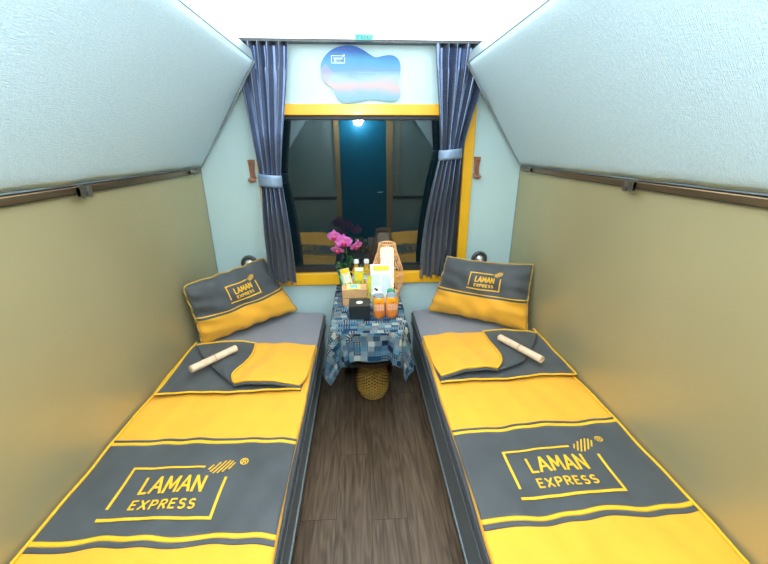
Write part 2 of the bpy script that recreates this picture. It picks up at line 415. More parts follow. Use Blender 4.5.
# ---------------------------------------------------------------- folded upper bunks
def upper_bunk(s, label):
    root = empty('upper_bunk', (s*.93, 1.1, 1.37), label, 'bunk', 'upper bunks folded up above the beds')
    ya = REAR+.03
    sec = [(.930, 1.388), (.551, 1.908), (.560, 1.952), (.610, 1.985), (.944, 1.50)]
    yb = [2.262, 2.180, 2.178, 2.180, 2.262]
    # padded face: a bulging grid from the lower edge to the tip
    def face(u, v):
        a = ya+(yb[0]+(yb[1]-yb[0])*v-ya)*u
        x = sec[0][0]+(sec[1][0]-sec[0][0])*v; z = sec[0][1]+(sec[1][1]-sec[0][1])*v
        e = min(1, min(u, 1-u)*26)*min(1, v*60)*min(1, (1-v)*16)
        b = .010*math.sqrt(max(0, e))+.0012*math.sin(u*37+v*5)*max(0, 1-v*6)
        if v == 0: b += .002*math.sin(u*60)
        return (s*(x-.83*b), a, z-.56*b)
    V, F = grid(face, 90, 24)
    if s > 0: F = [q[::-1] for q in F]
    n = len(V)
    # close the back of the slab
    o = mesh_obj('padding', V, F, M['bunk'], root, True); solid(o, .012, 1 if False else -1)
    # core box behind the padding
    V = []; F = []
    for yy in (0, 1):
        for i, (x, z) in enumerate(sec):
            dx, dz = (0, 0)
            V.append((s*(x+.012*(i < 2)), ya if yy == 0 else yb[i]-.001, z+.010*(i < 2)))
    k = len(sec)
    F = [tuple(range(k)), tuple(range(2*k-1, k-1, -1))]+[(i, i+k, (i+1) % k+k, (i+1) % k) for i in range(k)]
    recalc(mesh_obj('frame', V, F, M['edge_trim'], root))
    # aluminium edge profile along the top edge
    b = B()
    V = []
    for yy in (ya, 2.178):
        for x, z in ((.549, 1.906), (.558, 1.954), (.566, 1.954), (.558, 1.902)): V.append((s*x, yy, z))
    b.add(V, [(0, 1, 2, 3), (7, 6, 5, 4), (0, 4, 5, 1), (1, 5, 6, 2), (2, 6, 7, 3), (3, 7, 4, 0)])
    recalc(b.obj('edge_profile', M['alu'], root))
    e = B(); e.tube([(s*.932, 2.264, 1.384), (s*.74, 2.232, 1.645), (s*.549, 2.182, 1.905)], .006, 8); e.obj('end_piping', M['edge_trim'], root, True)
    e = B(); e.tube([(s*.934, ya, 1.385), (s*.934, 2.262, 1.385)], .003, 8); e.obj('lower_piping', M['edge_trim'], root, True)
    return root
upper_bunk(-1, 'pale blue upper bunk folded against the left wall')
upper_bunk(1, 'pale blue upper bunk folded against the right wall')

def rail(s, label):
    root = empty('bunk_rail', (s*.935, 1.1, 1.36), label, 'rail', 'metal rails under the upper bunks')
    b = B(); b.box(min(s*.949, s*.926), max(s*.949, s*.926), REAR+.03, 2.255, 1.358, 1.380)
    bevel(b.obj('rail_bar', M['bronze'], root), .004)
    b = B(); b.box(min(s*.949, s*.935), max(s*.949, s*.935), REAR+.03, 2.255, 1.354, 1.358); b.obj('wall_strip', M['dark_metal'], root)
    for y, w_, h in ((1.285, .05, .042), (2.10, .03, .026), (.35, .05, .042)):
        b = B(); x0, x1 = .912, .928
        b.box(min(s*x0, s*x1), max(s*x0, s*x1), y-w_/2, y-w_/2+.012, 1.384-h, 1.382)
        b.box(min(s*x0, s*x1), max(s*x0, s*x1), y+w_/2-.012, y+w_/2, 1.384-h, 1.382)
        b.box(min(s*.915, s*.926), max(s*.915, s*.926), y-w_/2, y+w_/2, 1.384-h*.85, 1.378)
        bk = b.obj('bracket', M['bracket'], root)
        c = B(); c.lathe([(.0001, 0), (.006, .001), (.006, .004), (.0001, .005)], (0, 0, 0), 12)
        v = [(s*(.911-p[2]), y+p[0], 1.372-h*.4+p[1]) for p in c.v]
        recalc(mesh_obj('screw', v, c.f, M['dark_metal'], bk)).location = (0, 0, 0)
    return root
rail(-1, 'brown metal rail under the left upper bunk, with steel bracket')
rail(1, 'brown metal rail under the right upper bunk, with steel bracket')

# ---------------------------------------------------------------- lower beds
YB0, YB1 = .10, 2.285
def wr(x, y):   # soft wrinkles
    return .0022*math.sin(23*x+6*y+1.3*math.sin(9*y))+.0016*math.sin(31*y-14*x)+.0012*math.sin(61*x+17*y)
def zblanket(s, xin, x, y):
    t = (abs(x)-abs(xin))/(.945-abs(xin)); t = max(0, min(1, t))
    z = .470+.026*t+wr(x, y)+.006*math.sin(PI*t)
    return z

def bed(s, xin, xfr, zb, side, lfold, pill, stick):
    sx = lambda a: s*a
    # bunk base
    root = empty('lower_bunk', (s*.6, 1.2, 0), f'grey lower bunk frame along the {side} wall', 'bed', 'lower bunk frames')
    xa = abs(xfr)
    b = B(); b.box(min(s*xa, s*.949), max(s*xa, s*.949), YB0, YB1, zb, .345); bevel(b.obj('bed_board', M['bed_base'], root), .004)
    b = B()
    b.box(min(s*(xa-.006), s*(xa+.004)), max(s*(xa-.006), s*(xa+.004)), YB0, YB1, .318, .346)
    b.box(min(s*(xa-.004), s*(xa+.004)), max(s*(xa-.004), s*(xa+.004)), YB0, YB1, zb+.01, zb+.028)
    bevel(b.obj('metal_edge', M['alu'], root), .002)
    b = B(); b.box(min(s*(xa+.035), s*.94), max(s*(xa+.035), s*.94), YB0+.03, YB1-.03, 0, zb); b.obj('plinth', M['dark'], root)  # near-black colour paints the shade under the bunk
    # mattress
    xm = abs(xin)
    def mz(x): return .457+.018*(x-xm)/(.945-xm)
    prof = [(xm+.006, .347), (xm, .36), (xm, .435), (xm+.006, .452), (xm+.022, .458), (.60, mz(.6)), (.80, mz(.8)), (.942, mz(.942)), (.942, .347)]
    V = []; F = []; ys = [YB0+.005, YB0+.02]+[YB0+.02+(YB1-.06-YB0)*i/24 for i in range(1, 25)]+[YB1-.028, YB1-.014, YB1-.005]
    for yi, y in enumerate(ys):
        e = min((y-ys[0]), (ys[-1]-y)); k = 1 if e > .02 else e/.02
        for i, (x, z) in enumerate(prof):
            q = x+(.012*(1-k) if i < 5 else -.002*(1-k)); zz = z-(.012*(1-k)**2 if .43 < z else 0)
            V.append((s*q, y, zz))
    n = len(prof); ny = len(ys); mi = []
    for jx in range(ny-1):
        for i in range(n):
            F.append((jx*n+i, jx*n+(i+1) % n, (jx+1)*n+(i+1) % n, (jx+1)*n+i)); mi.append(1 if i in (0, 1, 2) else 0)
    F += [tuple(range(n)), tuple((ny-1)*n+i for i in range(n-1, -1, -1))]; mi += [1, 1]
    mt = mesh_obj('mattress', V, F, None, None, True, mi=mi, mats=[M['sheet'], M['mattress_side']])
    recalc(mt); mt.data.set_sharp_from_angle(angle=math.radians(50))
    tag(mt, f'grey mattress with a dark side on the {side} lower bunk', 'mattress', 'bunk mattresses')
    sb = B(); sb.tube([(s*(xm-.001), YB0+.02, .437), (s*(xm-.001), YB1-.03, .437)], .004, 8); sb.tube([(s*(xm-.001), YB0+.02, .37), (s*(xm-.001), YB1-.03, .37)], .0035, 8)
    pp = sb.obj('piping', M['grey_cloth'], mt, True)
    # blanket
    xi = xm+.006
    root = empty('blanket', (s*.6, 1.2, .47), f'yellow blanket with a charcoal band and printed frame mark on the {side} bed', 'blanket', 'yellow and grey blankets')
    ye = 1.80 if s < 0 else 1.825
    def ze(x, y): return zblanket(s, xi, x, y)
    def cov(u, v):
        y = YB0+(ye-YB0)*v; k = u*1.10-.10
        if k < 0:   # inner hem hanging over the mattress edge a little
            a = -k/.10
            return (s*(xi-.004*math.sin(a*PI/2)-.003*math.sin(11*y)), y, ze(xi, y)-.018*a)
        x = xi+(.942-xi)*k
        return (s*x, y, ze(x, y))
    V, F = grid(cov, 60, 160)
    if s < 0: F = [q[::-1] for q in F]
    o = mesh_obj('cover', V, F, M['yellow_cloth'], root, True); solid(o, .008, -1)
    def strip(name, yA, yB, m, h, wob=.0, nn=80, ph=0, ny=2, ins=.0, wA=None):
        def fn(u, v):
            x = xi-.003+ins+(.940-xi-ins)*u
            wv = lambda a: a*math.sin(x*19+ph)+a*.6*math.sin(x*43+ph*2)
            a = yA+wv(wob if wA is None else wA); b_ = yB+wv(wob)
            y = a+(b_-a)*v; ed = math.sin(PI*v) if ny > 2 and ny < 8 else 1
            return (s*x, y, ze(max(x, xi), y)+h*(.35+.65*ed))
        V, F = grid(fn, nn, ny)
        if s < 0: F = [q[::-1] for q in F]
        return solid(mesh_obj(name, V, F, m, root, True), h*.9, -1)
    ph = 0 if s < 0 else 1.7
    band = strip('grey_band', .752, 1.092, M['grey_cloth'], .0028, .003, ph=ph, ny=40, wA=.005)
    strip('trim_stripe', 1.090, 1.106, M['yellow_print'], .007, .003, ph=ph, ny=5)
    strip('trim_stripe', 1.106, 1.118, M['grey_cloth'], .006, .003, ph=ph, ny=5)
    strip('trim_stripe', .739, .755, M['yellow_print'], .005, .004, ph=ph, ny=5)
    strip('trim_stripe', .722, .739, M['grey_cloth'], .004, .004, ph=ph, ny=5)
    pb = B(); pb.tube([(s*.936, YB0+.02+(1.80-YB0)*i/60, ze(.936, YB0+.02+(1.80-YB0)*i/60)+.004) for i in range(61)], .0045, 8); pb.obj('edge_piping', M['yellow_print'], root, True)
    # printed mark
    V, F = logo_geo()
    if s < 0: lx0, lw_, ly0, lh = -.792, .306, .803, .180
    else: lx0, lw_, ly0, lh = .452, .318, .805, .182
    P = []
    for a, c in V:
        x = lx0+a*lw_; y = ly0+c/.6*lh
        P.append((x, y, ze(abs(x), y)+.0052))
    mesh_obj('printed_mark', P, F, M['yellow_print'], root)
    # turned back corner: grey lining laid over the head end, then the folded flap
    K = lfold
    def lining(u, v):
        a = Vector(K['A']).lerp(Vector(K['F']), v); c = Vector(K['B2']).lerp(Vector(K['E']), v)
        p = a.lerp(c, u); x = abs(p.x); z = ze(x, p.y)+.010+.008*math.exp(-(v-1)**2*60)+.014*math.exp(-u*9)*(.4+.6*(1-v))
        p.y += .006*math.sin(u*9)*v
        return (p.x, p.y, z+.0015*math.sin(u*14+v*9))
    V, F = grid(lining, 40, 30)
    if s < 0: F = [q[::-1] for q in F]
    if F: solid(recalc_up(mesh_obj('lining', V, F, M['grey_cloth'], root, True)), .008, -1)
    pb = B(); rim = [Vector(lining(0, i/30)) for i in range(31)]+[Vector(lining(i/40, 1)) for i in range(1, 41)]
    pb.tube([p+Vector((0, 0, .001)) for p in rim], .0042, 8); pb.obj('lining_piping', M['yellow_print'], root, True)
    # charcoal inner face of the flap (triangle A-B-C) : Coons-like sheet between the crease and B-C edge
    def quad(cv0, cv1, h, name, m, th, edge=True, nu=30, nv=30, bow=None):
        def pt(cv, t):
            k = t*(len(cv)-1); i = min(int(k), len(cv)-2); f_ = k-i
            # catmull
            p0 = Vector(cv[max(i-1, 0)]); p1 = Vector(cv[i]); p2 = Vector(cv[i+1]); p3 = Vector(cv[min(i+2, len(cv)-1)])
            return .5*((2*p1)+(p2-p0)*f_+(2*p0-5*p1+4*p2-p3)*f_*f_+(3*p1-p0-3*p2+p3)*f_**3)
        def fn(u, v):
            a = pt(cv0, v); c = pt(cv1, v); p = a.lerp(c, u)
            return (p.x, p.y, ze(min(.94, max(xi, abs(p.x))), p.y)+h(u, v))
        V, F = grid(fn, nu, nv)
        o = recalc_up(mesh_obj(name, V, F, m, root, True)); solid(o, th, -1); return fn
    hg = lambda u, v: .028+.012*math.sin(PI*min(1, u*1.1))*(1-v*.3)+.002*math.sin(9*u+7*v)
    g = quad(K['crease'], K['BC'], hg, 'inner_flap', M['grey_cloth'], .006)
    hy = lambda u, v: .026+.020*math.sin(PI*(u*.9+.05))*(.35+.65*v)+.012*v*(1-u)+.002*math.sin(14*u+5*v)
    yl = quad(K['BC'], K['TR'], hy, 'folded_corner', M['yellow_cloth'], .007)
    pb = B(); pts = [Vector(yl(0, i/30)) for i in range(31)]+[Vector(yl(i/20, 1)) for i in range(1, 21)]
    pb.tube([p+Vector((0, 0, .003)) for p in pts], .0042, 8); pb.obj('flap_piping', M['yellow_print'], root, True)
    pb = B(); pts = [Vector(yl(i/20, 1))-Vector((0, .004, .010)) for i in range(21)]
    pb.tube(pts, .007, 8); pb.obj('lining_edge', M['grey_cloth'], root, True)
    # head end hem piping
    pb = B(); pts = [Vector(g(i/20, 0)) for i in range(21)]; pb.tube([p+Vector((0, 0, .002)) for p in pts], .004, 8); pb.obj('flap_piping', M['yellow_print'], root, True)

    # pillow in the corner
    BL, BR, TL, TR = [Vector(q) for q in pill]
    root = empty('pillow', ((BL+BR)/2), f'charcoal and yellow pillow with frame mark leaning in the {side} corner', 'pillow', 'pillows at the head of the beds')
    nrm = ((BR-BL).cross(TL-BL)).normalized()
    def ps(u, v, side_=1):
        uu = (u+1)/2; vv = (v+1)/2
        pu = u*(1-.045*(1-v*v)*1.0); pv = v*(1-.075*(1-u*u))
        a = BL.lerp(BR, (pu+1)/2); c = TL.lerp(TR, (pu+1)/2); p = a.lerp(c, (pv+1)/2)
        if v > 0 and s < 0: p += ((BL+BR+TL+TR)/4-p)*(.07*(u*v)**6)
        th = .072*(max(0, (1-u*u*abs(u))*(1-v**4))**.6)
        w_ = .006*math.sin(7*u+2)*math.sin(5*v+s)*(1-u*u)+.010*math.sin(15*v+3*u)*(abs(u)**3)*(1-v*v)+.009*math.sin(17*u+2*v)*(abs(v)**4)*(1-u*u)+.003*math.sin(11*u+9*v)*(1-u*u)*(1-v*v)
        return p+nrm*(side_*th*(1 if side_ > 0 else .55)+w_)
    V = []; F = []; mi = []
    nu, nv = 56, 44
    bnd = [-1, -.13, -.10, -.055, -.02, 1]
    vs = []
    for a, c, k in ((-1, -.165, 18), (-.165, -.135, 2), (-.135, -.065, 3), (-.065, -.035, 2), (-.035, 1, 22)):
        vs += [a+(c-a)*i/k for i in range(k)]
    vs.append(1); nv = len(vs)
    def col(v): return 0 if v < -.165 else 1 if v < -.135 else 2 if v < -.065 else 1 if v < -.035 else 2
    for sd in (1, -1):
        k = len(V)
        V += [ps(-1+2*i/(nu-1), vs[jj], sd) for jj in range(nv) for i in range(nu)]
        for jj in range(nv-1):
            for i in range(nu-1):
                q = (k+jj*nu+i, k+jj*nu+i+1, k+(jj+1)*nu+i+1, k+(jj+1)*nu+i)
                F.append(q if sd > 0 else q[::-1]); mi.append(col((vs[jj]+vs[jj+1])/2))
    o = mesh_obj('pillow_case', V, F, None, root, True, mi=mi, mats=[M['yellow_cloth'], M['yellow_print'], M['grey_cloth']])
    bm = bmesh.new(); bm.from_mesh(o.data); bmesh.ops.remove_doubles(bm, verts=bm.verts, dist=1e-4); bm.to_mesh(o.data); bm.free()
    ring = [(-1+2*i/40, -1) for i in range(40)]+[(1, -1+2*i/30) for i in range(30)]+[(1-2*i/40, 1) for i in range(40)]+[(-1, 1-2*i/30) for i in range(30)]
    pb = B(); pb.tube([ps(a, c)+nrm*.001 for a, c in ring], .0042, 8, closed=True); pb.obj('piping', M['gold_piping'], root, True)
    V, F = logo_geo(False, .036); P = []
    for a, c in V:
        u = K['lu'][0]+a*(K['lu'][1]-K['lu'][0]); v = K['lv'][0]+c/.6*(K['lv'][1]-K['lv'][0])
        P.append(ps(u, v)+nrm*.0018)
    mesh_obj('printed_mark', P, F, M['yellow_print'], root)

    # rolled towel with a tie
    a, c = [Vector(q) for q in stick]
    root = empty('rolled_towel', (a+c)/2, f'beige rolled towel tied at the middle lying on the {side} blanket fold', 'towel', 'rolled towels on the blankets')
    d = (c-a).normalized(); px = d.cross(Vector((0, 0, 1))).normalized(); pz = px.cross(d)
    nn = 26; rr = .0185; V = []; F = []
    segs = 28; turns = 2.6; tot = 120
    # spiral section: a real roll
    sec = []
    for i in range(tot+1):
        t = i/tot; ang = t*turns*2*PI; r_ = .004+(rr-.004)*t; sec.append((r_*math.cos(ang), r_*math.sin(ang)))
    for jj in range(nn+1):
        p = a.lerp(c, jj/nn); k = 1-.06*math.exp(-((jj/nn-.5)*14)**2)
        for q in sec: V.append(p+px*q[0]*k+pz*q[1]*k)
    m_ = tot+1
    for jj in range(nn):
        for i in range(tot): F.append((jj*m_+i, jj*m_+i+1, (jj+1)*m_+i+1, (jj+1)*m_+i))
    solid(mesh_obj('towel_roll', V, F, M['towel'], root, True), .0032, 0)
    mid = (a+c)/2; t_ = B()
    t_.tube([mid+px*(rr+.001)*math.cos(2*PI*i/24)+pz*(rr+.001)*math.sin(2*PI*i/24) for i in range(24)], .0018, 6, closed=True)
    t_.tube([mid-px*.018+pz*.006, mid-px*.030-pz*.006+d*.004, mid-px*.036-pz*.012+d*.010], .0016, 6)
    t_.obj('twine_tie', M['string'], root, True)

def recalc_up(o):
    me = o.data; up = sum(p.normal.z for p in me.polygons)
    if up < 0: me.flip_normals()
    return o

bed(-1, -.283, -.298, .15, 'left',
    dict(A=(-.918, 1.80), F=(-.914, 1.355), B2=(-.30, 1.78), E=(-.312, 1.39),
         crease=[(-.900, 1.760), (-.84, 1.665), (-.755, 1.560), (-.69, 1.490), (-.60, 1.405)],
         BC=[(-.602, 1.775), (-.588, 1.67), (-.598, 1.570), (-.628, 1.475), (-.598, 1.405)],
         TR=[(-.286, 1.765), (-.287, 1.67), (-.289, 1.57), (-.295, 1.48), (-.316, 1.405)],
         lu=(-.28, .40), lv=(.14, .68)),
    [(-.905, 1.822, .482), (-.455, 2.225, .500), (-.936, 1.785, .848), (-.640, 2.283, .850)],
    [(-.810, 1.480, .553), (-.662, 1.653, .556)])
bed(1, .298, .313, .11, 'right',
    dict(A=(.935, 1.825), F=(.938, 1.385), B2=(.305, 1.82), E=(.318, 1.40),
         crease=[(.932, 1.770), (.86, 1.655), (.79, 1.560), (.73, 1.495), (.62, 1.445)],
         BC=[(.637, 1.815), (.636, 1.71), (.642, 1.61), (.634, 1.510), (.590, 1.445)],
         TR=[(.300, 1.825), (.301, 1.73), (.303, 1.63), (.308, 1.54), (.325, 1.435)],
         lu=(-.26, .42), lv=(.13, .66)),
    [(.398, 2.195, .484), (.918, 1.855, .484), (.503, 2.198, .850), (.936, 1.935, .868)],
    [(.680, 1.675, .556), (.800, 1.448, .556)])

# ---------------------------------------------------------------- curtains
def curtain(s, ztie, top, tie, bot, wtie, label, seed):
    rnd = random.Random(seed)
    root = empty('curtain', (sum(top)/2, 2.25, ztie), label, 'curtain', 'satin curtains beside the window')
    ph = [rnd.uniform(0, 6.28) for _ in range(6)]; z0, z1 = bot[2], 2.006
    wt = [rnd.uniform(.6, 1.4) for _ in range(12)]
    # uneven pleat positions
    acc = [0]
    for q in wt: acc.append(acc[-1]+q)
    def phase(u):
        k = u*12; i = min(int(k), 11); return (acc[i]+(acc[i+1]-acc[i])*(k-i))/acc[-1]*5.2*2*PI
    def edge(z):
        def sm(t): t = max(0, min(1, t)); return t*t*(3-2*t)
        if z > ztie:
            t = (z-ztie)/(z1-ztie); q = sm(t)**.8 if t < 1 else 1
            return [tie[i]+(top[i]-tie[i])*(t*.55+.45*sm(t)) for i in (0, 1)]
        t = (ztie-z)/(ztie-z0)
        return [tie[i]+(bot[i]-tie[i])*min(1, (1-(1-t)**2.0))+(.0 if i else 0) for i in (0, 1)]
    def fn(u, v):
        z = z0+(z1-z0)*v; e = edge(z); wd = e[1]-e[0]
        near = math.exp(-((z-ztie)/.10)**2)
        amp = (.028+.010*(abs(z-ztie)))*(1-.5*near)
        if z > 1.9: amp *= .75
        p = phase(u)
        y = 2.244-amp*(math.sin(p+.5*math.sin(2.2*z+ph[0]))+.16*math.sin(2.3*p+ph[1]+1.5*z))
        x = e[0]+wd*(u+.018*math.sin(p*1.0+1.2))
        bulge = .03*math.exp(-((z-ztie+.22)/.16)**2)*math.sin(PI*u)
        y -= bulge*.6
        y = min(y, 2.268)
        y += .014*max(0, min(1, (z-1.55)/.3))
        if z < ztie and s < 0: y -= .030*min(1, (ztie-z)/.3)
        zz = z+(.006*math.sin(p*.5+ph[2]) if v == 0 else 0)
        return (x, y, zz)
    V, F = grid(fn, 260, 90)
    o = mesh_obj('drape', V, F, M['satin'], root, True); solid(o, .002, 0)
    # tieback band
    V = []; F = []; n = 40; cx = (tie[0]+tie[1])/2; rx = wtie/2; ry = .036
    for k in range(n):
        t = 2*PI*k/n
        for q, zz in enumerate((-.034, -.020, .020, .034) if s < 0 else (-.027, -.015, .015, .027)):
            g = 1+.03*(q in (1, 2))
            V.append((cx+rx*g*math.cos(t), 2.243+ry*g*math.sin(t)*(1 if math.sin(t) < 0 else .85), ztie+zz+.006*math.cos(t)*s))
    for k in range(n):
        for q in range(3): a = k*4+q; b_ = ((k+1) % n)*4+q; F.append((a, b_, b_+1, a+1))
    solid(mesh_obj('tieback', V, F, M['tie'], root, True), .002, 1)
    return root
M['tie'] = mat('blue grey satin band', (.22, .32, .46), .4, .3, var=.1, vs=20, bump=.2)
curtain(-1, 1.311, (-.668, -.386), (-.606, -.484), (-.612, -.440, .690), .128, 'blue grey satin curtain tied back at the left of the window', 3)
curtain(1, 1.450, (.384, .690), (.436, .560), (.340, .528, .700), .130, 'blue grey satin curtain tied back at the right of the window', 5)

# ---------------------------------------------------------------- small fittings on the far wall
def hook(x, z0, z1, side, flip):
    root = empty('curtain_hook', (x, D, (z0+z1)/2), f'brown carved wooden holdback on the wall {side} of the window', 'hook', 'carved wooden curtain holdbacks')
    pts = [(-.020, 0), (.020, 0), (.018, -.030), (.014, -.06), (.016, -.095), (.012, -.100), (-.014, -.100), (-.015, -.06), (-.017, -.03)]
    V = [(x+a+(.0), yy, z1+c) for yy in (D-.0005, D-.014) for a, c in pts]; n = len(pts)
    F = [tuple(range(n)), tuple(range(2*n-1, n-1, -1))]+[(i, (i+1) % n, (i+1) % n+n, i+n) for i in range(n)]
    bevel(recalc(mesh_obj('plaque', V, F, M['wood_hook'], root)), .003)
    b = B(); b.tube([(x+.012*flip, D-.012, z1-.098), (x+.010*flip, D-.022, z1-.112), (x-.006*flip, D-.028, z1-.116), (x-.022*flip, D-.030, z1-.108)], [.010, .012, .012, .009], 10)
    b.obj('scroll', M['wood_hook'], root, True)
    b = B(); b.tube([(x-.016, D-.015, z1-.012), (x, D-.018, z1-.016), (x+.016, D-.015, z1-.012)], .004, 8); b.tube([(x, D-.015, z1-.03), (x+.002, D-.017, z1-.085)], .003, 8)
    b.obj('carving', M['wood_hook'], root, True)
hook(-.655, 1.30, 1.425, 'left', 1); hook(.676, 1.31, 1.435, 'right', -1)
def rlight(x, z, side):
    root = empty('round_wall_socket', (x, D, z), f'round dark ringed chrome fitting on the wall above the {side} pillow', 'fitting', 'round chrome fittings above the pillows')
    root['local'] = 1
    def rot(b): return [(p[0], -p[2], p[1]) for p in b.v]
    b = B().lathe([(.0001, 0.0005), (.052, .0005), (.053, .006), (.048, .014), (.040, .016), (.034, .010), (.0001, .008)], seg=36); o = recalc(mesh_obj('ring', rot(b), b.f, M['dark_metal'], root, True))
    b = B().lathe([(.0001, .008), (.030, .009), (.026, .018), (.018, .026), (.0001, .029)], seg=32); recalc(mesh_obj('chrome_dome', rot(b), b.f, M['chrome'], root, True))
    b = B().lathe([(.0001, .026), (.008, .027), (.007, .034), (.0001, .035)], seg=20); recalc(mesh_obj('knob', rot(b), b.f, M['white_plastic'], root, True))
rlight(-.742, .800, 'left'); rlight(.742, .797, 'right')

# sky printed sign, a rounded cloud outline
ctrl = [(-.225, 1.875), (-.222, 1.915), (-.195, 1.955), (-.150, 1.985), (-.095, 2.000), (-.040, 1.998), (.010, 1.978), (.050, 1.955), (.075, 1.947), (.110, 1.953), (.150, 1.958), (.185, 1.948), (.205, 1.920), (.207, 1.880), (.200, 1.845), (.198, 1.815), (.208, 1.785), (.205, 1.752), (.180, 1.733), (.135, 1.731), (.085, 1.738), (.040, 1.741), (0, 1.733), (-.060, 1.724), (-.110, 1.724), (-.140, 1.742), (-.155, 1.775), (-.170, 1.798), (-.200, 1.820), (-.220, 1.845)]
out = []
for i in range(len(ctrl)):
    p0, p1, p2, p3 = [Vector(ctrl[(i+k) % len(ctrl)]) for k in (-1, 0, 1, 2)]
    for f_ in (0, .33, .66): out.append(.5*((2*p1)+(p2-p0)*f_+(2*p0-5*p1+4*p2-p3)*f_*f_+(3*p1-p0-3*p2+p3)*f_**3))
n = len(out)
V = [(p.x, yy, p.y) for yy in (D-.012, D-.001) for p in out]
F = [tuple(range(n-1, -1, -1)), tuple(range(n, 2*n))]+[(i, (i+1) % n, (i+1) % n+n, i+n) for i in range(n)]
sign = empty('wall_sign', (0, D, 1.86), 'cloud shaped acrylic sign with sky print above the window', 'sign')
recalc(mesh_obj('sign_board', V, F, M['sky_print'], sign))
V, F = logo_geo(False, .04); mesh_obj('printed_mark', [(-.165+a*.07, D-.0128, 1.918+c/.6*.034) for a, c in V], F, M['white_ink'], sign)
ink = mat('pale blue ink', (.25, .48, .66), .5)
for rows in ([(-.02, .09, 1.872), (-.01, .08, 1.858), (-.02, .095, 1.844)], [(-.15, -.05, 1.770), (-.15, -.07, 1.758)]):
    V = []; F = []
    for k, (x0, x1, z) in enumerate(rows):
        x = x0; rr = random.Random(k)
        while x < x1:
            w_ = rr.uniform(.006, .016); bar2d(V, F, (x, z), (x+w_, z), .0035, 1); x += w_+.005
    mesh_obj('small_print', [(a, D-.0128, c) for a, c in V], F, ink, sign)

# label and round ring on the ceiling, both with a glow added
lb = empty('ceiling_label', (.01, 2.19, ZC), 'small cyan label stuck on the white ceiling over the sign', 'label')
B().box(-.036, .056, 2.135, 2.232, ZC-.0102, ZC-.0082).obj('label_film', M['glow_cyan'], lb)
b = B()
for x in (-.022, -.002, .012, .028, .044): b.box(x-.003, x+.003, 2.15, 2.215, ZC-.0112, ZC-.0104)
for x, y in ((.005, 2.20), (.02, 2.165), (-.012, 2.155), (.036, 2.205)): b.box(x-.007, x+.007, y-.006, y+.006, ZC-.0114, ZC-.0104)
b.obj('label_marks', mat('pale cyan ink', (.60, .86, .84), .5), lb)
b = B(); b.box(.012, .017, 2.03, 2.075, ZC-.0095, ZC-.0082).box(.026, .031, 2.03, 2.075, ZC-.0095, ZC-.0082).box(.031, .042, 2.03, 2.040, ZC-.0095, ZC-.0082)
tag(b.obj('ceiling_mark', M['faint']), 'faint small lilac mark printed on the ceiling beside the cyan label', 'label')
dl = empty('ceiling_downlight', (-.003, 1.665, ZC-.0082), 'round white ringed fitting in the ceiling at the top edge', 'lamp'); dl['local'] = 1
B().lathe([(.034, -.0005), (.062, -.0005), (.060, -.010), (.050, -.014), (.038, -.012), (.034, -.0005)], seg=40, cap=False).obj('ring', M['glow_ring'], dl, True)
B().lathe([(.0001, -.004), (.036, -.004), (.036, -.001), (.0001, -.001)], seg=32).obj('cover', M['glow_ring'], dl, True)

# ---------------------------------------------------------------- table and what stands on it
TZ = .648
tb = empty('table', (0, 1.94, 0), 'narrow dark wooden table under the window, beneath the blue patchwork cloth', 'table')
TX0, TX1, TY = -.190, .190, 1.585
def rrect(x0, x1, y0, y1, r, n=8):
    P = [(x1, y1), (x0, y1)]
    for c, a0 in (((x0+r, y0+r), PI), ((x1-r, y0+r), 1.5*PI)):
        for i in range(n+1): t = a0+i/n*PI/2; P.append((c[0]+r*math.cos(t), c[1]+r*math.sin(t)))
    return P
P = rrect(-.178, .178, 1.60, 2.278, .09); n = len(P)
V = [(a, c, z) for z in (TZ-.028, TZ-.006) for a, c in P]
F = [tuple(range(n-1, -1, -1)), tuple(range(n, 2*n))]+[(i, (i+1) % n, (i+1) % n+n, i+n) for i in range(n)]
recalc(mesh_obj('tabletop', V, F, M['dark_wood'], tb))
B().lathe([(.0001, .435), (.125, .435), (.135, .425), (.135, .402), (.122, .392), (.0001, .392)], (.012, 1.80, 0), 40).obj('round_shelf', M['dark_wood'], tb, True)
for x, y in ((-.15, 2.24), (.15, 2.24), (-.06, 1.80), (.084, 1.80)):
    z0 = 0 if y > 2 else .43
    B().tube([(x, y, z0), (x, y, TZ-.028)], .014, 12).obj('leg', M['dark_wood'], tb, True)
